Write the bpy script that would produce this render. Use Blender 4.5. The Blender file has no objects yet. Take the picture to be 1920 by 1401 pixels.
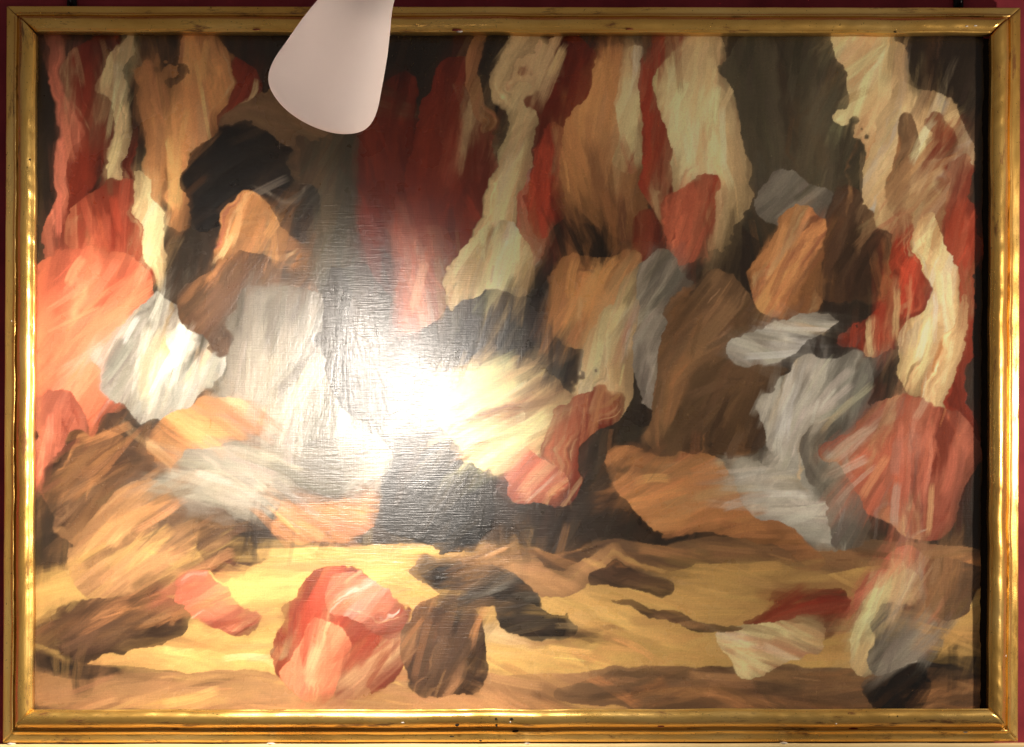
import bpy, bmesh, math
import numpy as np
from mathutils import Vector, Matrix

# ------------------------------------------------------------------ scene, camera, light, exposure
scene = bpy.context.scene
COL = scene.collection
D = 3.0                 # camera to wall, metres
S = 0.000854            # metres on the wall per photograph pixel
ZC = 1.50               # camera height; the picture hangs above eye level
PX0, PY0 = 960.0, 1370.0   # foot of the camera's perpendicular on the wall (photo pixels)

def w(px, py, h):
    """point standing h metres in front of the wall, seen at photograph pixel px, py"""
    k = S * (D - h) / D
    return Vector(((px - PX0) * k, -h, ZC + (PY0 - py) * k))

cam_d = bpy.data.cameras.new('camera')
cam = bpy.data.objects.new('camera', cam_d)
COL.objects.link(cam)
cam.location = (0, -D, ZC)
cam.rotation_euler = (math.radians(90), 0, 0)
cam_d.sensor_width = 36.0
cam_d.lens = 36.0 * D / (1920 * S)
cam_d.shift_y = (PY0 - 700.5) / 1920.0     # upright architectural view
cam_d.clip_end = 100
scene.camera = cam

world = bpy.data.worlds.new('World')
scene.world = world
world.use_nodes = True
wb = world.node_tree.nodes['Background']
wb.inputs[0].default_value = (1.0, 0.86, 0.76, 1)
wb.inputs[1].default_value = 0.15

vs = scene.view_settings
vs.view_transform = 'Standard'
vs.look = 'None'
vs.exposure = 0.0
vs.gamma = 1.0
vs.use_curve_mapping = False
scene.cycles.use_denoising = True
scene.cycles.max_bounces = 8
scene.cycles.sample_clamp_indirect = 6.0

BULB = 790.0           # radiance of the bulb in the white shade
BEAM = 86.0            # watts of its reflector beam
# the next gallery lamp of the row, beyond the right edge of the picture
l2 = bpy.data.lights.new('gallery_spot', 'SPOT')
l2.energy = 48
l2.color = (1.0, 0.88, 0.74)
l2.shadow_soft_size = 0.03
l2.spot_size = math.radians(150)
l2.spot_blend = 0.8
l2o = bpy.data.objects.new('gallery_spot', l2)
COL.objects.link(l2o)
l2o.location = (1.42, -0.66, ZC + 0.62)
l2o.rotation_euler = (Vector((0.35, 0.0, ZC + 0.10)) - l2o.location).to_track_quat('-Z', 'Y').to_euler()

# ------------------------------------------------------------------ helpers
def lin(c):
    c = np.asarray(c, dtype=float) / 255.0
    return np.where(c <= 0.04045, c / 12.92, ((c + 0.055) / 1.055) ** 2.4)

def link(name, mesh, mat=None, parent=None):
    o = bpy.data.objects.new(name, mesh)
    COL.objects.link(o)
    if mat:
        mesh.materials.append(mat)
    if parent:
        o.parent = parent
    return o

def empty(name, loc):
    o = bpy.data.objects.new(name, None)
    o.location = loc
    o.empty_display_size = 0.05
    COL.objects.link(o)
    return o

def tag(o, label=None, cat=None, group=None, kind=None):
    for k, v in (('label', label), ('category', cat), ('group', group), ('kind', kind)):
        if v:
            o[k] = v

def bm_mesh(bm, name, smooth=True):
    bmesh.ops.recalc_face_normals(bm, faces=bm.faces)
    me = bpy.data.meshes.new(name)
    bm.to_mesh(me)
    bm.free()
    if smooth:
        me.polygons.foreach_set('use_smooth', [True] * len(me.polygons))
    return me

def mat(name):
    m = bpy.data.materials.new(name)
    m.use_nodes = True
    nt = m.node_tree
    return m, nt, nt.nodes['Principled BSDF']

def N(nt, typ, **kw):
    n = nt.nodes.new(typ)
    for k, v in kw.items():
        setattr(n, k, v)
    return n

def noise(nt, scale, detail=4, rough=0.55, vec=None, stretch=None):
    n = N(nt, 'ShaderNodeTexNoise')
    n.inputs['Scale'].default_value = scale
    n.inputs['Detail'].default_value = detail
    n.inputs['Roughness'].default_value = rough
    tc = N(nt, 'ShaderNodeTexCoord')
    src = tc.outputs['Object']
    if stretch:
        mp = N(nt, 'ShaderNodeMapping')
        mp.inputs['Scale'].default_value = stretch
        nt.links.new(src, mp.inputs['Vector'])
        src = mp.outputs['Vector']
    nt.links.new(src, n.inputs['Vector'])
    return n

def ramp(nt, src, stops):
    r = N(nt, 'ShaderNodeValToRGB')
    e = r.color_ramp.elements
    while len(e) < len(stops):
        e.new(0.5)
    for i, (p, c) in enumerate(stops):
        e[i].position = p
        e[i].color = (c[0], c[1], c[2], 1) if hasattr(c, '__len__') else (c, c, c, 1)
    nt.links.new(src, r.inputs['Fac'])
    return r

def bump(nt, src, strength, dist, prev=None):
    b = N(nt, 'ShaderNodeBump')
    b.inputs['Strength'].default_value = strength
    b.inputs['Distance'].default_value = dist
    nt.links.new(src, b.inputs['Height'])
    if prev:
        nt.links.new(prev, b.inputs['Normal'])
    return b.outputs['Normal']

def mix(nt, fac, a, b):
    m = N(nt, 'ShaderNodeMix', data_type='RGBA')
    if hasattr(fac, 'is_linked'):
        nt.links.new(fac, m.inputs['Factor'])
    else:
        m.inputs['Factor'].default_value = fac
    for k, v in (('A', a), ('B', b)):
        sock = [i for i in m.inputs if i.name == k and i.type == 'RGBA'][0]
        if hasattr(v, 'is_linked'):
            nt.links.new(v, sock)
        else:
            sock.default_value = (v[0], v[1], v[2], 1)
    return [o for o in m.outputs if o.type == 'RGBA'][0]

# ------------------------------------------------------------------ materials
def wall_material():
    m, nt, p = mat('crimson_wall_fabric')
    n = noise(nt, 14, 5)
    c = ramp(nt, n.outputs['Fac'], [(0.3, lin((122, 28, 42))), (0.7, lin((156, 50, 60)))])
    nt.links.new(c.outputs['Color'], p.inputs['Base Color'])
    p.inputs['Roughness'].default_value = 0.85
    f = noise(nt, 900, 2, 0.5)
    nt.links.new(bump(nt, f.outputs['Fac'], 0.35, 0.0006), p.inputs['Normal'])
    return m

def gold_material(along):
    m, nt, p = mat('gilded_wood_' + along)
    st = (0.25, 1, 1) if along == 'x' else (1, 1, 0.25)
    big = noise(nt, 16, 5, 0.6, stretch=st)
    leaf = ramp(nt, big.outputs['Fac'], [(0.28, (0.56, 0.285, 0.055)), (0.50, (0.78, 0.47, 0.12)), (0.75, (0.90, 0.62, 0.22))])
    rub = noise(nt, 55, 6, 0.72, stretch=st)
    bare = ramp(nt, rub.outputs['Fac'], [(0.56, 0.0), (0.66, 0.9)])
    c = mix(nt, bare.outputs['Color'], leaf.outputs['Color'], (0.16, 0.058, 0.018))
    # grime specks
    sp = noise(nt, 260, 3, 0.6)
    spr = ramp(nt, sp.outputs['Fac'], [(0.66, 0.0), (0.72, 0.85)])
    c = mix(nt, spr.outputs['Color'], c, (0.05, 0.028, 0.012))
    nt.links.new(c, p.inputs['Base Color'])
    met = ramp(nt, rub.outputs['Fac'], [(0.57, 0.80), (0.68, 0.2)])
    nt.links.new(met.outputs['Color'], p.inputs['Metallic'])
    ro = noise(nt, 30, 5, 0.65, stretch=st)
    rr = ramp(nt, ro.outputs['Fac'], [(0.3, 0.20), (0.7, 0.46)])
    nt.links.new(rr.outputs['Color'], p.inputs['Roughness'])
    b1 = noise(nt, 38, 4, 0.55, stretch=(st[0] * .5, 1, st[2] * .5) if along == 'x' else (1, 1, .12))
    b2 = noise(nt, 330, 3, 0.6)
    nn = bump(nt, b1.outputs['Fac'], 0.55, 0.004)
    nn = bump(nt, b2.outputs['Fac'], 0.25, 0.0005, nn)
    nt.links.new(nn, p.inputs['Normal'])
    return m

def plain(name, col, rough=0.6, metal=0.0, nscale=60, var=0.15, bstr=0.1):
    m, nt, p = mat(name)
    col = lin(col)
    n = noise(nt, nscale, 4)
    c = ramp(nt, n.outputs['Fac'], [(0.3, col * (1 - var)), (0.7, np.minimum(col * (1 + var), 0.9))])
    nt.links.new(c.outputs['Color'], p.inputs['Base Color'])
    p.inputs['Roughness'].default_value = rough
    p.inputs['Metallic'].default_value = metal
    nt.links.new(bump(nt, n.outputs['Fac'], bstr, 0.002), p.inputs['Normal'])
    return m

def paint_material():
    m, nt, p = mat('varnished_oil_paint')
    a = N(nt, 'ShaderNodeAttribute', attribute_name='pigment')
    nt.links.new(a.outputs['Color'], p.inputs['Base Color'])
    p.inputs['Roughness'].default_value = 0.6
    p.inputs['Specular IOR Level'].default_value = 0.0
    p.inputs['Coat Weight'].default_value = 1.0
    p.inputs['Coat IOR'].default_value = 1.5
    rn = noise(nt, 9, 4, 0.6)
    rr = ramp(nt, rn.outputs['Fac'], [(0.28, 0.23), (0.72, 0.335)])
    nt.links.new(rr.outputs['Color'], p.inputs['Coat Roughness'])
    # weave: threads running across and down, uneven
    hz = noise(nt, 1.0, 3, 0.6, stretch=(26, 1, 520))
    vt = noise(nt, 1.0, 3, 0.6, stretch=(520, 1, 26))
    gr = noise(nt, 420, 3, 0.6)
    nn = bump(nt, hz.outputs['Fac'], 0.70, 0.00046)
    nn = bump(nt, vt.outputs['Fac'], 0.40, 0.00035, nn)
    nn = bump(nt, gr.outputs['Fac'], 0.25, 0.00025, nn)
    nt.links.new(nn, p.inputs['Coat Normal'])
    nt.links.new(nn, p.inputs['Normal'])
    return m

M_wall = wall_material()
M_gold_x = gold_material('x')
M_gold_z = gold_material('z')
M_paint = paint_material()
M_ledge = plain('cream_painted_wood', (232, 205, 150), 0.45, 0, 18, 0.08, 0.15)
M_black = plain('dark_backing_board', (46, 36, 28), 0.9)
M_wood = plain('old_wood', (92, 62, 36), 0.8)
M_iron = plain('black_iron', (30, 28, 30), 0.35, 0.8)
M_white = plain('white_plaster', (225, 215, 205), 0.8, 0, 300, 0.06, 0.3)
M_bole = plain('red_bole', (122, 40, 26), 0.8, 0, 400, 0.2, 0.3)
M_hole = plain('nail_hole_dark', (22, 14, 9), 0.9)

def shade_material():
    m = bpy.data.materials.new('white_opal_shade')
    m.use_nodes = True
    nt = m.node_tree
    p = nt.nodes['Principled BSDF']
    p.inputs['Base Color'].default_value = (0.80, 0.76, 0.74, 1)
    p.inputs['Roughness'].default_value = 0.55
    n = noise(nt, 700, 2)
    nt.links.new(bump(nt, n.outputs['Fac'], 0.03, 0.0004), p.inputs['Normal'])
    t = N(nt, 'ShaderNodeBsdfTranslucent')
    t.inputs['Color'].default_value = (1.0, 0.91, 0.87, 1)
    mx = N(nt, 'ShaderNodeMixShader')
    mx.inputs[0].default_value = 0.092
    nt.links.new(p.outputs[0], mx.inputs[1])
    nt.links.new(t.outputs[0], mx.inputs[2])
    nt.links.new(mx.outputs[0], nt.nodes['Material Output'].inputs[0])
    return m
M_shade = shade_material()

# ------------------------------------------------------------------ wall and ledge
def box(bm, a, b):
    x0, y0, z0 = a; x1, y1, z1 = b
    v = [bm.verts.new((x, y, z)) for x in (x0, x1) for y in (y0, y1) for z in (z0, z1)]
    for f in ((0, 1, 3, 2), (4, 6, 7, 5), (0, 4, 5, 1), (2, 3, 7, 6), (0, 2, 6, 4), (1, 5, 7, 3)):
        bm.faces.new([v[i] for i in f])
    return v

bm = bmesh.new()
box(bm, (-2.6, 0.0, 0.0), (2.6, 0.12, 3.6))
wall = link('wall', bm_mesh(bm, 'wall', False), M_wall)
tag(wall, kind='structure')

# moulded ledge under the picture (profile in y/z, extruded along x), following the photograph's slight slope
LH = 0.052
def ledge_z(px):
    return w(px, 1395.6 - 2.4 * px / 1920.0, LH).z
prof = [(0.0, 0.0), (-0.046, 0.0), (-0.050, -0.001), (-LH, -0.004), (-LH, -0.026), (-0.049, -0.030),
        (-0.040, -0.036), (-0.036, -0.046), (-0.030, -0.052), (-0.028, -0.075), (0.0, -0.075)]
bm = bmesh.new()
rows = []
for i in range(61):
    px = -900 + (2820 + 900) * i / 60
    X = (px - PX0) * S
    z0 = ledge_z(px) + 0.0003 * math.sin(i * 1.7)
    rows.append([bm.verts.new((X, y, z0 + dz)) for y, dz in prof])
for a, b in zip(rows, rows[1:]):
    for j in range(len(prof)):
        k = (j + 1) % len(prof)
        bm.faces.new((a[j], a[k], b[k], b[j]))
bm.faces.new(rows[0]); bm.faces.new(rows[-1][::-1])
me = bm_mesh(bm, 'ledge', False)
ledge = link('ledge', me, M_ledge)
tag(ledge, 'narrow cream ledge along the wall directly below the gilded frame', 'ledge')

# ------------------------------------------------------------------ the framed painting
# outer corners of the frame in photograph pixels (front arris, 14 mm off the wall)
OC = {'tl': (12, 11), 'tr': (1914, 14), 'bl': (5, 1392.5), 'br': (1909, 1390.5)}
OFF = 0.026             # the frame hangs a little clear of the wall
H_OUT = 0.014 + OFF
base = w(960, 1391.5, 0.0)
pic = empty('framed_painting', base)
tag(pic, 'large gilt-framed oil painting with a bright glare spot, hanging on the crimson wall', 'painting')

C = {k: w(v[0], v[1], H_OUT) for k, v in OC.items()}
FW = (C['tr'].x - C['tl'].x); FH = (C['tl'].z - C['bl'].z)      # nominal size

def quad(u, v):
    """nominal frame coordinates (metres from the lower left outer corner) to the wall; the old frame is slightly out of square"""
    a, b = u / FW, v / FH
    x = (1 - b) * ((1 - a) * C['bl'].x + a * C['br'].x) + b * ((1 - a) * C['tl'].x + a * C['tr'].x)
    z = (1 - a) * ((1 - b) * C['bl'].z + b * C['tl'].z) + a * ((1 - b) * C['br'].z + b * C['tr'].z)
    return x, z

# moulding profile: distance inward from the outer edge, height off the wall (mm)
P = [(0, 2), (0, 12.5), (0.6, 13.8), (2, 14.6), (6, 15.4), (11, 16.4), (14.5, 18.2), (15.3, 20.0), (16.2, 21.0), (17.3, 21.3), (18.4, 20.8),
     (19.2, 19.6), (19.8, 17.6), (20.6, 16.9), (21.6, 17.4), (22.3, 19.0)]
# the big half-round, then the sight edge and the rabbet
P += [(22.5, 22.5), (22.9, 25.5), (23.7, 28.6), (24.9, 31.4), (26.6, 34.3), (28.6, 36.8), (31.0, 39.0), (33.6, 40.7), (36.4, 41.8), (39.2, 42.2),
      (41.8, 41.9), (44.2, 41.0), (46.4, 39.8), (48.2, 38.3), (49.4, 36.9), (49.9, 36.0), (50.4, 35.7), (51.7, 35.3), (52.0, 34.6), (52.0, 19.2), (47.0, 19.0), (47.0, 2.0)]
rng = np.random.default_rng(7)

def wob(n, amp, k):
    a = rng.normal(size=max(4, k))
    x = np.linspace(0, len(a) - 1, n)
    i = np.clip(x.astype(int), 0, len(a) - 2); f = x - i; f = f * f * (3 - 2 * f)
    return amp * (a[i] * (1 - f) + a[i + 1] * f)

def rail(side):
    n = 240
    L = FW if side in ('top', 'bottom') else FH
    wz = wob(n + 1, 0.00055, 34); wu = wob(n + 1, 0.00045, 22)
    wr = wob(n + 1, 0.00040, 90)
    bm = bmesh.new()
    rows = []
    for i in range(n + 1):
        row = []
        for d, h in P:
            d *= 0.001; h = h * 0.001 + OFF
            t = d + 0.00035 + (L - 2 * d - 0.0007) * i / n          # mitred ends, opened a hair
            e = min(i, n - i) / 6.0
            e = min(1.0, e)
            d *= 0.93 if side == 'top' else 1.0
            dd = d + (wu[i] * e if d > 0.002 else 0)
            hh = h + (wz[i] + (wr[i] if 0.0215 < d < 0.051 else 0)) * e * (1 if h > 0.012 + OFF else 0)
            if side == 'bottom': u, v = t, dd
            elif side == 'top': u, v = t, FH - dd
            elif side == 'left': u, v = dd, t
            else: u, v = FW - dd, t
            x, z = quad(u, v)
            row.append(bm.verts.new((x - base.x, -hh - base.y, z - base.z)))
        rows.append(row)
    m = len(P)
    for a, b in zip(rows, rows[1:]):
        for j in range(m):
            k = (j + 1) % m
            bm.faces.new((a[j], a[k], b[k], b[j]))
    bm.faces.new(rows[0]); bm.faces.new(rows[-1][::-1])
    me = bm_mesh(bm, 'frame_rail')
    o = link('frame_rail', me, M_gold_x if side in ('top', 'bottom') else M_gold_z, pic)
    return o
rails = {s: rail(s) for s in ('bottom', 'top', 'left', 'right')}

# dark board behind the stretched canvas, seen in the gap at the right
bm = bmesh.new()
pts = [quad(0.046, 0.046), quad(FW - 0.046, 0.046), quad(FW - 0.046, FH - 0.046), quad(0.046, FH - 0.046)]
fr = [bm.verts.new((x - base.x, -0.005 - OFF, z - base.z)) for x, z in pts]
bk = [bm.verts.new((x - base.x, -0.002 - OFF, z - base.z)) for x, z in pts]
bm.faces.new(fr); bm.faces.new(bk[::-1])
for i in range(4):
    bm.faces.new((fr[i], fr[(i + 1) % 4], bk[(i + 1) % 4], bk[i]))
link('backing_board', bm_mesh(bm, 'backing_board', False), M_black, pic)

# ---- the painted surface: an invented, non-figurative stand-in in the same colours
X0, X1, Y0, Y1 = 54.0, 1845.0, 44.0, 1348.0
GX, GY = 1180, 859
CX = (X1 - X0) / (GX - 1); CY = (Y1 - Y0) / (GY - 1)
gx = X0 + np.arange(GX) * CX
gy = Y0 + np.arange(GY) * CY
PXX, PYY = np.meshgrid(gx, gy)

def vnoise(nx, ny, seed, shape=(GY, GX)):
    r = np.random.default_rng(seed).normal(size=(ny + 3, nx + 3))
    yy = np.linspace(0, ny, shape[0]); xx = np.linspace(0, nx, shape[1])
    yi = np.minimum(yy.astype(int), ny - 1 + 1); xi = np.minimum(xx.astype(int), nx)
    fy = (yy - yi)[:, None]; fx = (xx - xi)[None, :]
    fy = fy * fy * (3 - 2 * fy); fx = fx * fx * (3 - 2 * fx)
    g = lambda a, b: r[np.ix_(yi + a, xi + b)]
    return (g(0, 0) * (1 - fx) + g(0, 1) * fx) * (1 - fy) + (g(1, 0) * (1 - fx) + g(1, 1) * fx) * fy

PAL = {k: lin(v) for k, v in dict(
    black=(20, 17, 15), umber=(44, 35, 27), olive=(64, 57, 43), deepred=(104, 37, 22), red=(142, 54, 35),
    salmon=(206, 110, 78), cream=(224, 190, 138), tan=(184, 126, 78), pale=(200, 194, 178), grey=(120, 112, 99),
    brown=(112, 84, 58), ochre=(202, 160, 94), sand=(164, 121, 80), dkbrown=(66, 46, 32), rose=(176, 100, 76)).items()}

# broad colour passages: x, y, half width, half height, turn, pigment, brush direction (degrees, 90 = upright)
MASS = [
    (960, 330, 1000, 420, 0, 'umber', 80), (1500, 260, 150, 260, 0, 'olive', 85), (620, 420, 170, 200, 10, 'olive', 60),
    (960, 1150, 1000, 130, 0, 'ochre', 2), (960, 1305, 1000, 48, 0, 'sand', 3), (1500, 1300, 460, 44, 0, 'brown', 3),
    (1420, 1038, 480, 26, 0, 'brown', 2), (1010, 1060, 240, 40, 0, 'sand', 4), (1180, 1085, 70, 30, 0, 'dkbrown', 10),
    # upper left passages
    (118, 270, 24, 230, 0, 'rose', 88), (190, 220, 62, 190, 4, 'deepred', 84), (232, 190, 22, 130, 12, 'cream', 75),
    (340, 230, 72, 190, 4, 'tan', 86), (215, 440, 74, 130, -6, 'red', 82), (275, 430, 26, 130, -10, 'cream', 78),
    (150, 640, 104, 190, 12, 'salmon', 70), (110, 860, 60, 110, 0, 'rose', 85), (430, 210, 30, 90, -12, 'deepred', 70),
    (600, 215, 190, 50, -12, 'brown', -14), (470, 360, 130, 90, 20, 'black', 35), (500, 470, 84, 84, 30, 'tan', 50),
    # left centre
    (300, 690, 110, 120, 24, 'pale', 65), (470, 600, 120, 90, -20, 'dkbrown', 50), (540, 740, 130, 170, 10, 'grey', 80),
    (690, 640, 90, 140, 0, 'umber', 85), (380, 830, 120, 60, -24, 'tan', -30), (470, 895, 150, 46, -10, 'grey', -8),
    (690, 880, 90, 60, 20, 'grey', 30), (600, 960, 110, 48, -10, 'tan', -15), (830, 930, 110, 90, 0, 'black', 60),
    # lower left
    (190, 930, 120, 100, 30, 'dkbrown', 40), (260, 1020, 150, 90, -15, 'sand', 25), (210, 1170, 160, 62, -6, 'dkbrown', 25),
    (400, 1120, 90, 44, 28, 'rose', 30), (420, 1030, 60, 40, 30, 'dkbrown', 30),
    (640, 1190, 130, 120, 24, 'red', 60), (600, 1250, 70, 70, 20, 'salmon', 65), (680, 1130, 70, 50, 20, 'rose', 40),
    (830, 1210, 84, 110, -18, 'dkbrown', 70), (900, 1090, 120, 42, 14, 'black', 18), (1000, 1155, 70, 30, 18, 'umber', 20),
    # upper centre
    (740, 320, 52, 190, 6, 'deepred', 84), (850, 330, 62, 220, 6, 'deepred', 82), (800, 520, 60, 90, 0, 'rose', 80),
    (905, 150, 22, 80, 0, 'tan', 88), (950, 330, 40, 250, 14, 'cream', 76), (1010, 400, 40, 100, 10, 'rose', 75),
    (930, 520, 76, 90, 24, 'cream', 60), (1060, 190, 60, 120, 0, 'deepred', 80), (1040, 340, 46, 90, 10, 'red', 74),
    (1160, 250, 84, 170, 8, 'tan', 84), (1190, 210, 40, 120, 6, 'cream', 84), (1260, 220, 46, 190, 2, 'red', 86),
    (1330, 270, 54, 230, -2, 'cream', 86), (1290, 430, 50, 90, 6, 'salmon', 74), (1200, 450, 46, 70, 0, 'deepred', 76),
    # centre
    (960, 650, 110, 120, 0, 'black', 70), (1110, 540, 70, 110, 26, 'tan', 60), (1230, 620, 80, 150, -12, 'grey', 70),
    (960, 790, 120, 110, -16, 'cream', 30), (1120, 690, 44, 220, 14, 'cream', 72), (1075, 840, 52, 130, 16, 'red', 72),
    (1000, 900, 70, 50, 30, 'rose', 35), (935, 775, 34, 24, 0, 'deepred', 30), (1210, 900, 110, 90, 0, 'umber', 50),
    # right
    (1340, 720, 110, 190, 14, 'brown', 66), (1480, 390, 90, 70, 20, 'grey', 40), (1500, 490, 94, 100, 24, 'tan', 55),
    (1600, 440, 46, 110, -6, 'dkbrown', 80), (1470, 620, 130, 40, -10, 'pale', -20), (1530, 800, 110, 130, 10, 'pale', 62),
    (1350, 960, 190, 54, 18, 'tan', 22), (1480, 930, 110, 50, 14, 'pale', 20), (1590, 900, 50, 120, -8, 'grey', 78),
    (1640, 170, 66, 170, -14, 'cream', 80), (1720, 300, 110, 150, 0, 'cream', 70), (1690, 310, 30, 90, 0, 'brown', 85),
    (1760, 270, 30, 60, 0, 'deepred', 80), (1670, 560, 48, 160, 12, 'red', 76), (1740, 590, 56, 170, 6, 'cream', 82),
    (1815, 620, 24, 330, 0, 'red', 88), (1770, 760, 30, 200, 12, 'cream', 78), (1720, 880, 110, 120, 10, 'rose', 60),
    # lower right
    (1500, 1150, 86, 60, -14, 'deepred', 20), (1440, 1220, 100, 66, -20, 'cream', -20), (1690, 1130, 84, 110, 20, 'rose', 65),
    (1670, 1170, 40, 110, 24, 'cream', 66), (1710, 1210, 44, 70, 24, 'grey', 60), (1680, 1300, 50, 36, -30, 'black', 40),
    (1280, 1165, 130, 15, 2, 'dkbrown', 3), (1790, 1100, 50, 60, 0, 'brown', 60),
]
field = np.empty((GY, GX, 3)); field[:] = PAL['umber']
ang = np.full((GY, GX), 80.0)
wx = 24 * vnoise(18, 13, 1) + 6 * vnoise(60, 44, 2) + 1.6 * vnoise(230, 165, 41)
wy = 24 * vnoise(18, 13, 3) + 6 * vnoise(60, 44, 4) + 1.6 * vnoise(230, 165, 42)
edge = 3.0 + 15.0 * np.clip(vnoise(26, 19, 6) * 0.7 + 0.25, 0, 1) ** 2       # found and lost edges
mid = np.zeros((GY, GX), dtype=np.int16)
mrng = np.random.default_rng(5)
WITH = dict(umber=['dkbrown', 'black', 'olive'], olive=['umber', 'brown', 'dkbrown'], deepred=['red', 'black', 'cream', 'deepred', 'red', 'rose'],
            red=['deepred', 'salmon', 'cream', 'deepred', 'tan'], salmon=['red', 'rose', 'cream', 'salmon', 'red'],
            cream=['rose', 'tan', 'pale', 'red', 'cream', 'brown'], tan=['brown', 'cream', 'sand', 'rose', 'dkbrown'],
            pale=['grey', 'cream', 'pale', 'grey', 'umber'], grey=['umber', 'pale', 'grey', 'olive'], brown=['umber', 'sand', 'dkbrown', 'tan'],
            ochre=['cream', 'sand', 'ochre', 'tan', 'brown'], sand=['brown', 'tan', 'ochre', 'dkbrown'], dkbrown=['black', 'brown', 'tan', 'umber', 'sand'],
            rose=['red', 'cream', 'salmon', 'deepred', 'pale'], black=['umber', 'grey', 'black', 'dkbrown'])

def window(cx, cy, ex, ey):
    j0 = max(0, int((cx - ex - X0) / CX)); j1 = min(GX, int((cx + ex - X0) / CX) + 1)
    i0 = max(0, int((cy - ey - Y0) / CY)); i1 = min(GY, int((cy + ey - Y0) / CY) + 1)
    return slice(i0, i1), slice(j0, j1)

for mi, (mx_, my_, rx, ry, rot, pig, a) in enumerate(MASS):
    wide = rx > 400
    k = 0.35 if wide and my_ > 1000 else 1.0
    ex = math.hypot(rx, ry) + 110
    win = window(mx_, my_, ex, ex)
    c, s_ = math.cos(math.radians(rot)), math.sin(math.radians(rot))
    dx = PXX[win] + wx[win] * k - mx_; dy = PYY[win] + wy[win] * k - my_
    if dx.size == 0:
        continue
    u = (dx * c + dy * s_) / rx; v = (-dx * s_ + dy * c) / ry
    r = (np.abs(u) ** 2.5 + np.abs(v) ** 2.5) ** (1 / 2.5)
    soft = edge[win] / min(rx, ry)
    al = np.clip((1.0 + soft - r) / (2 * soft), 0, 1)
    al = (al * al * (3 - 2 * al))[..., None]
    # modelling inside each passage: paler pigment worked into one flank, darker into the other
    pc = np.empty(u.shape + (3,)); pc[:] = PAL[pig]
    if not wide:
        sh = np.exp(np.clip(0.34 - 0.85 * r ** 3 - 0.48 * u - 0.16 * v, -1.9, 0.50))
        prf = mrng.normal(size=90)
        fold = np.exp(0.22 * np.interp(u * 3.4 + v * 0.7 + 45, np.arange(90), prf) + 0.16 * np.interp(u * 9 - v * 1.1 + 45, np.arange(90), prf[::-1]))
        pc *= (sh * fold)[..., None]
    # streaks of neighbouring pigments dragged along the brush direction
    ar = math.radians(a)
    fin = 1.0 if wide else mrng.choice([0.3, 0.6, 1.0])           # some passages smooth, some worked
    ns = 40 if wide else int((8 + min(rx, ry) / 4) * fin)
    for _ in range(ns):
        uu, vv = mrng.uniform(-1, 1, 2)
        sx_, sy_ = uu * rx * c - vv * ry * s_, uu * rx * s_ + vv * ry * c
        ln = mrng.uniform(0.35, 0.95) * (220 if wide else max(min(rx, ry) * 1.2, 0.6 * max(rx, ry)))
        wd = (2 + 10 * mrng.uniform() ** 2.2) * (1.5 if wide else 1) + 0.03 * min(rx, 120, ry)
        b = ar + mrng.normal() * 0.14
        cb, sb = math.cos(b), -math.sin(b)
        ddx = dx - sx_; ddy = dy - sy_
        t = (ddx * cb + ddy * sb) / ln
        bend = mrng.normal() * 1.6
        q = (-ddx * sb + ddy * cb) / (wd * np.clip(1.15 - t * t, 0.15, 1)) + bend * t * t
        sa_ = np.clip((1 - np.abs(q)) * mrng.uniform(0.7, 2.4), 0, 1) * np.clip((1 - np.abs(t)) * 4, 0, 1) * mrng.uniform(0.25, 0.95)
        cc = PAL[str(mrng.choice(WITH[pig]))] * math.exp(mrng.normal() * 0.15)
        pc += (cc - pc) * sa_[..., None]
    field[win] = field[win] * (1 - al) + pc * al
    inside = al[..., 0] > 0.5
    ang[win] = np.where(inside, a, ang[win])
    mid[win] = np.where(inside, mi + 1, mid[win])
tone = np.exp(0.12 * vnoise(22, 16, 9) + 0.10 * vnoise(60, 44, 10) + 0.06 * vnoise(200, 140, 11))
field *= tone[..., None]
lost = np.clip(vnoise(20, 15, 14) * 0.8, 0.04, 0.8)
ang = ang + 16 * vnoise(14, 10, 12)

img = field.copy()
hgt = np.zeros((GY, GX))
rs = np.random.default_rng(21)
VAR = {0: np.array([1.0, 1.0, 1.0])}

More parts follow.
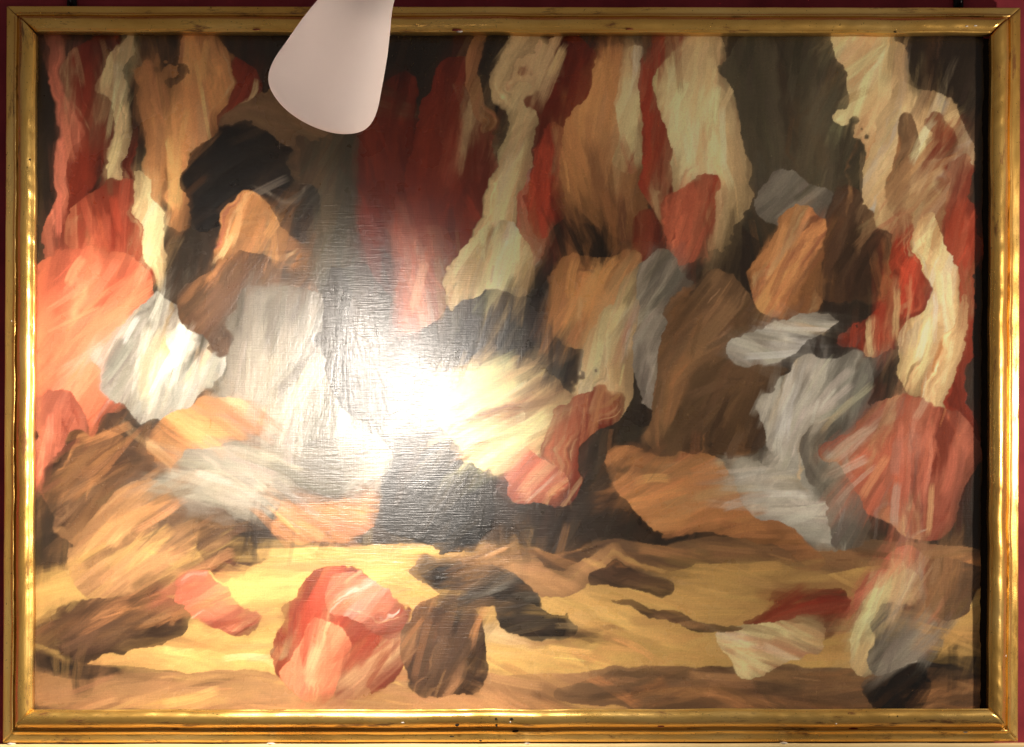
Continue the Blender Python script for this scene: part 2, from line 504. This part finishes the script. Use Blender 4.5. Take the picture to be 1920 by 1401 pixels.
def strokes(n, length, width, jitter, alpha, relief):
    for _ in range(n):
        ci = int(rs.integers(0, GY)); cj = int(rs.integers(0, GX))
        L = length * rs.uniform(0.6, 1.4); W = width * rs.uniform(0.6, 1.3)
        a = math.radians(ang[ci, cj] + rs.normal() * 9)
        ca, sa = math.cos(a), -math.sin(a)        # image rows run down
        hx = int(abs(ca) * L + W * 1.6) + 2; hy = int(abs(sa) * L + W * 1.6) + 2
        i0, i1 = max(0, ci - hy), min(GY, ci + hy + 1); j0, j1 = max(0, cj - hx), min(GX, cj + hx + 1)
        yy = np.arange(i0, i1)[:, None] - ci; xx = np.arange(j0, j1)[None, :] - cj
        t = (xx * ca + yy * sa) / L
        cr = rs.normal() * 0.35
        q = (-xx * sa + yy * ca) / W + cr * (t * t - 0.3)
        nb = 14
        br = rs.uniform(0.35, 1.0, nb + 2)
        qi = np.clip((q + 1) * 0.5 * nb, 0, nb); k = qi.astype(int); f = qi - k
        bri = br[k] * (1 - f) + br[k + 1] * f
        m = np.clip((1 - np.abs(q)) * 4, 0, 1) * np.clip((1 - np.abs(t)) * 3.0 * (0.4 + bri), 0, 1)
        al = np.clip(m * (0.35 + 0.75 * bri), 0, 1) * alpha * np.where(mid[i0:i1, j0:j1] == mid[ci, cj], 1.0, lost[ci, cj])
        base_c = field[ci, cj]
        g = math.exp(rs.normal() * jitter)
        tint = np.exp(rs.normal(size=3) * jitter * 0.22)
        colr = np.clip(base_c * g * tint, 0.004, 0.85)
        sub = img[i0:i1, j0:j1]
        sub += (colr * (0.86 + 0.24 * bri[..., None]) - sub) * al[..., None]
        h = hgt[i0:i1, j0:j1]
        h += (relief * (bri * 0.8 + 0.2) - 0.35 * h) * al

strokes(1100, 70, 16, 0.10, 0.40, 0.22)
strokes(2200, 46, 8, 0.12, 0.42, 0.30)
strokes(1600, 30, 3.2, 0.15, 0.42, 0.45)
strokes(900, 30, 5.5, 0.16, 0.55, 0.4)
strokes(260, 18, 1.4, 0.30, 0.40, 0.6)
# fine tooth of the cloth in the thin paint
img *= (1 + 0.05 * rs.normal(size=(GY, GX)))[..., None]
img = np.clip(img, 0.003, 0.86)

# canvas geometry: slack cloth, brush relief, the right edge turned over the stretcher
TURN = 13.0
edge_r = 1844.0 - 6.0 * (PYY - 62.0) / 1270.0            # canvas ends short of the frame on the right
edge_r = edge_r + 1.3 * vnoise(1, 40, 51)[:, :1] + 0.5 * vnoise(1, 160, 52)[:, :1]
pxm = X0 + (PXX - X0) * (edge_r - X0) / (X1 - X0)
H_C = 0.0165 + OFF
h_c = H_C + 0.0007 * vnoise(7, 5, 31) + 0.0004 * vnoise(16, 11, 32) + 0.00040 * (hgt - hgt.mean())
over = np.clip((pxm - (edge_r - TURN)) / TURN, 0, 1)
h_c = h_c - 0.0012 * over ** 1.3
K = S * (D - h_c) / D
KX = S * (D - H_C) / D
co = np.empty((GY, GX, 3))
co[..., 0] = (pxm - PX0) * KX - base.x
co[..., 1] = -h_c - base.y
co[..., 2] = ZC + (PY0 - PYY) * KX - base.z
nv = GX * GY
idx = np.arange(nv).reshape(GY, GX)
q = np.stack([idx[1:, :-1], idx[1:, 1:], idx[:-1, 1:], idx[:-1, :-1]], axis=-1).reshape(-1, 4)
me = bpy.data.meshes.new('canvas')
me.vertices.add(nv); me.vertices.foreach_set('co', co.reshape(-1).astype(np.float32))
nf = len(q)
me.loops.add(nf * 4); me.loops.foreach_set('vertex_index', q.reshape(-1).astype(np.int32))
me.polygons.add(nf)
me.polygons.foreach_set('loop_start', (np.arange(nf) * 4).astype(np.int32))
me.polygons.foreach_set('loop_total', np.full(nf, 4, dtype=np.int32))
me.polygons.foreach_set('use_smooth', np.ones(nf, dtype=bool))
me.update(calc_edges=True)
at = me.color_attributes.new('pigment', 'FLOAT_COLOR', 'POINT')
rgba = np.ones((nv, 4), dtype=np.float32); rgba[:, :3] = img.reshape(-1, 3)
at.data.foreach_set('color', rgba.reshape(-1))
canvas = link('canvas', me, M_paint, pic)
canvas['label'] = 'varnished canvas of loose red, cream, grey and ochre brushwork'

# ---- wear on the frame: old nail holes and knocked-off gilding
def dot(name, px, py, h, r, m, parent, sx=1.0, seed=0, raise_=0.0006):
    rr = np.random.default_rng(seed + 100)
    bm = bmesh.new()
    p0 = w(px, py, h) - base
    c = bm.verts.new((p0.x, p0.y - raise_, p0.z))
    n = 9
    ring, ring2 = [], []
    for i in range(n):
        a = 2 * math.pi * i / n
        k = r * rr.uniform(0.7, 1.25)
        ring.append(bm.verts.new((p0.x + sx * k * math.cos(a) * .7, p0.y - raise_ * 0.8, p0.z + k * math.sin(a) * .7)))
        ring2.append(bm.verts.new((p0.x + sx * k * math.cos(a), p0.y + 0.0012, p0.z + k * math.sin(a))))
    for i in range(n):
        j = (i + 1) % n
        bm.faces.new((c, ring[i], ring[j]))
        bm.faces.new((ring[i], ring2[i], ring2[j], ring[j]))
    return link(name, bm_mesh(bm, name), m, parent)

def rail_h(dpx):
    return float(np.interp(dpx * S * 1000, [a for a, b in P[1:-3]], [b for a, b in P[1:-3]])) * 0.001 + OFF

HOLE, CHIP, BOLE = ('nail_hole', M_hole), ('plaster_chip', M_white), ('bole_patch', M_bole)
for k, (sd, kind, px, py, rp, sx) in enumerate([
        ('bottom', HOLE, 857, 1359, 3.0, 1.2), ('bottom', HOLE, 930, 1348, 1.9, 1.2), ('bottom', HOLE, 959, 1348, 2.4, 1.6), ('bottom', HOLE, 931, 1361, 2.2, 1.0),
        ('bottom', HOLE, 966, 1371, 2.6, 2.6), ('bottom', HOLE, 847, 1381, 1.5, 4.0), ('bottom', HOLE, 901, 1389, 2.0, 1.6), ('bottom', CHIP, 957, 1354, 1.6, 1.0),
        ('bottom', CHIP, 1810, 1373, 1.5, 3.0), ('bottom', CHIP, 755, 1355, 1.6, 2.6), ('bottom', HOLE, 1683, 1343, 1.5, 1.2), ('bottom', CHIP, 1568, 1357, 1.4, 1.6),
        ('bottom', BOLE, 1240, 1362, 1.6, 5.0), ('bottom', BOLE, 330, 1367, 1.2, 7.0), ('bottom', BOLE, 1600, 1366, 1.5, 6.0),
        ('top', BOLE, 855, 56, 2.2, 5.0), ('top', CHIP, 862, 59, 1.6, 4.0), ('top', HOLE, 235, 46, 1.6, 2.6), ('top', HOLE, 322, 40, 1.4, 3.0), ('top', BOLE, 480, 55, 1.5, 5.0),
        ('top', CHIP, 1829, 48, 1.4, 2.6), ('top', CHIP, 1813, 49, 1.1, 2.6), ('top', HOLE, 1300, 36, 1.3, 2.4), ('top', BOLE, 1180, 54, 1.3, 6.0), ('top', HOLE, 1679, 60, 1.2, 2.0),
        ('left', CHIP, 22, 602, 1.7, 0.8), ('left', CHIP, 39, 637, 1.8, 0.7), ('left', HOLE, 56, 299, 2.0, 1.2), ('left', HOLE, 34, 880, 1.7, 0.8),
        ('right', CHIP, 1884, 96, 2.2, 0.9), ('right', HOLE, 1895, 780, 1.6, 0.7), ('right', BOLE, 1899, 480, 3.0, 0.5), ('right', CHIP, 1886, 1230, 2.2, 0.7)]):
    if sd == 'bottom': dp = 1391.5 - py
    elif sd == 'top': dp = (py - 12.5) * 1.2
    elif sd == 'left': dp = (px - 9) * 1.08
    else: dp = (1911.5 - px) * 1.08
    dot(kind[0], px, py, rail_h(dp), rp * S, kind[1], rails[sd], sx, k, 0.0005)

# ------------------------------------------------------------------ lamp with teardrop shade
d_l = 0.87
rim = w(599, 189, d_l)
vdir = (rim - cam.location).normalized()
e = Vector((-0.383, 0, -0.924)); e = (e - vdir * e.dot(vdir)).normalized()
axis = (vdir * 0.45 + e * 0.893).normalized()
stand = Vector((rim.x - axis.x * 0.20, rim.y - axis.y * 0.20, rim.z - axis.z * 0.20))
lamp = empty('gallery_lamp', stand)
tag(lamp, 'white teardrop lamp shade hanging in front of the painting at the top', 'lamp')
up = Vector((0, 0, 1))
side = axis.cross(up).normalized()
nrm = side.cross(axis).normalized()

def lathe(name, pts, mt, parent, seg=96, org=None, ax=None, s1=None, s2=None, close=False):
    org = org if org is not None else rim; ax = ax or axis; s1 = s1 or side; s2 = s2 or nrm
    bm = bmesh.new()
    rows = []
    for t, r in pts:
        rows.append([bm.verts.new(org + ax * t + (s1 * math.cos(2 * math.pi * i / seg) + s2 * math.sin(2 * math.pi * i / seg)) * r - stand)
                     for i in range(seg)])
    pairs = list(zip(rows, rows[1:])) + ([(rows[-1], rows[0])] if close else [])
    for a, b in pairs:
        for i in range(seg):
            j = (i + 1) % seg
            bm.faces.new((a[i], a[j], b[j], b[i]))
    if not close:
        bm.faces.new(rows[0]); bm.faces.new(rows[-1][::-1])
    return link(name, bm_mesh(bm, name), mt, parent)

def spline(pts, n):
    out = []
    for i in range(len(pts) - 1):
        p0 = pts[max(i - 1, 0)]; p1 = pts[i]; p2 = pts[i + 1]; p3 = pts[min(i + 2, len(pts) - 1)]
        for k in range(n):
            t = k / n
            out.append(tuple(0.5 * ((2 * b) + (-a + c_) * t + (2 * a - 5 * b + 4 * c_ - d_) * t * t + (-a + 3 * b - 3 * c_ + d_) * t ** 3)
                             for a, b, c_, d_ in zip(p0, p1, p2, p3)))
    out.append(pts[-1])
    return out

outer = spline([(-0.190, 0.0300), (-0.160, 0.0315), (-0.135, 0.0345), (-0.108, 0.0425), (-0.078, 0.0510), (-0.042, 0.0590), (-0.024, 0.0628), (-0.011, 0.0638), (-0.002, 0.0618), (0.0035, 0.0560)], 5)
th = 0.0022
shell = outer + [(0.0030, 0.0545)] + [(t, r - th) for t, r in outer[::-1]]
shade = lathe('lamp_shade', shell, M_shade, lamp, close=True)
lathe('socket', [(-0.212, 0.012), (-0.210, 0.026), (-0.1885, 0.0315), (-0.186, 0.027), (-0.150, 0.021), (-0.118, 0.0205), (-0.117, 0.015)], M_white, lamp, 48)
m_b = bpy.data.materials.new('lit_bulb')
m_b.use_nodes = True
nt = m_b.node_tree
nt.nodes.remove(nt.nodes['Principled BSDF'])
em = N(nt, 'ShaderNodeEmission')
em.inputs[0].default_value = (1.0, 0.91, 0.80, 1)
em.inputs[1].default_value = BULB
nt.links.new(em.outputs[0], nt.nodes['Material Output'].inputs[0])
bp = [(-0.114, 0.012), (-0.105, 0.013), (-0.090, 0.017)] + \
     [(-0.052 - 0.030 * math.cos(a), 0.030 * math.sin(a)) for a in np.linspace(0.75, math.pi - 0.05, 12)]
lathe('bulb', bp, m_b, lamp, 32)
# the reflector bulb throws most of its light along the shade's axis
rl = bpy.data.lights.new('reflector_beam', 'SPOT')
rl.energy = BEAM
rl.color = (1.0, 0.91, 0.80)
rl.shadow_soft_size = 0.022
rl.spot_size = math.radians(120)
rl.spot_blend = 1.0
rlo = bpy.data.objects.new('reflector_beam', rl)
COL.objects.link(rlo)
rlo.location = rim - axis * 0.012
rlo.rotation_euler = axis.to_track_quat('-Z', 'Y').to_euler()
# stem from the socket up to the ceiling track, out of the picture
bm = bmesh.new()
p0 = rim - axis * 0.205
path = [p0, p0 - axis * 0.05 + Vector((0, 0, 0.004)), p0 - axis * 0.08 + Vector((0, 0, 0.04)), p0 - axis * 0.09 + Vector((0, 0, 0.12)), p0 - axis * 0.09 + Vector((0, 0, 0.75))]
rows = []
for i, p in enumerate(path):
    dirv = (path[min(i + 1, len(path) - 1)] - path[max(i - 1, 0)]).normalized()
    a1 = dirv.cross(Vector((1, 0.2, 0))).normalized(); a2 = dirv.cross(a1)
    rows.append([bm.verts.new(p + (a1 * math.cos(t) + a2 * math.sin(t)) * 0.007 - stand) for t in np.linspace(0, 2 * math.pi, 13)[:-1]])
for a, b in zip(rows, rows[1:]):
    for i in range(12):
        bm.faces.new((a[i], a[(i + 1) % 12], b[(i + 1) % 12], b[i]))
bm.faces.new(rows[0]); bm.faces.new(rows[-1][::-1])
link('stem', bm_mesh(bm, 'stem'), M_white, lamp)

# ------------------------------------------------------------------ small things: plaster dabs on the ledge, hooks above the frame
def dab(px, wpx, hpx, label, seed):
    rr = np.random.default_rng(seed)
    p = Vector(((px - PX0) * S * (D - 0.03) / D, -0.030, ledge_z(px)))
    bm = bmesh.new()
    bmesh.ops.create_icosphere(bm, subdivisions=3, radius=1.0)
    for v in bm.verts:
        k = 1 + 0.12 * math.sin(5 * v.co.x + seed) * math.cos(4 * v.co.y + 2 * seed) + rr.normal() * 0.015
        v.co = Vector((v.co.x * wpx * S * 0.5 * k, v.co.y * 0.010 * k - 0.012, max(v.co.z, -0.3) * hpx * S * k))
    o = link('plaster_dab', bm_mesh(bm, 'plaster_dab'), M_white)
    o.location = p
    tag(o, label, 'plaster', 'plaster dabs on the ledge')
dab(25, 15, 2.6, 'small white plaster dab on the ledge at the lower left corner of the frame', 1)
dab(510, 16, 2.4, 'small white plaster dab on the ledge, second from the left end', 2)
dab(988, 12, 1.6, 'tiny white plaster dab on the ledge below the middle of the frame', 3)
dab(1467, 14, 2.2, 'small white plaster dab on the ledge below the right part of the frame', 4)

def hook(px, label):
    p = w(px, 10, 0.006)
    root = empty('wall_hook', p)
    tag(root, label, 'hook', 'iron hooks above the frame')
    bm = bmesh.new()
    v = box(bm, (-0.0075, -0.0035, -0.004), (0.0075, 0.0055, 0.055))
    bmesh.ops.bevel(bm, geom=list(bm.edges), offset=0.0012, segments=2, affect='EDGES')
    link('plate', bm_mesh(bm, 'plate', False), M_iron, root)
    bm = bmesh.new()
    rows = []
    for k in range(11):
        a = math.pi * k / 10
        c_ = Vector((0, -0.0035 - 0.006 * (1 - math.cos(a)), 0.004 - 0.007 * math.sin(a)))
        t = Vector((0, -math.sin(a), -math.cos(a)))
        n_ = Vector((0, t.z, -t.y))
        rows.append([bm.verts.new(c_ + (Vector((1, 0, 0)) * math.cos(b) + n_ * math.sin(b)) * 0.0028) for b in np.linspace(0, 2 * math.pi, 11)[:-1]])
    for a, b in zip(rows, rows[1:]):
        for i in range(10):
            bm.faces.new((a[i], a[(i + 1) % 10], b[(i + 1) % 10], b[i]))
    bm.faces.new(rows[0]); bm.faces.new(rows[-1][::-1])
    link('hook_arm', bm_mesh(bm, 'hook_arm'), M_iron, root)
    bm = bmesh.new()
    bmesh.ops.create_cone(bm, cap_ends=True, segments=16, radius1=0.004, radius2=0.003, depth=0.002,
                          matrix=Matrix.Translation((0, -0.0045, 0.016)) @ Matrix.Rotation(math.radians(90), 4, 'X'))
    link('screw', bm_mesh(bm, 'screw', False), M_iron, root)
hook(1797, 'black iron wall hook above the right end of the frame top')
hook(135, 'black iron wall hook above the left end of the frame top')
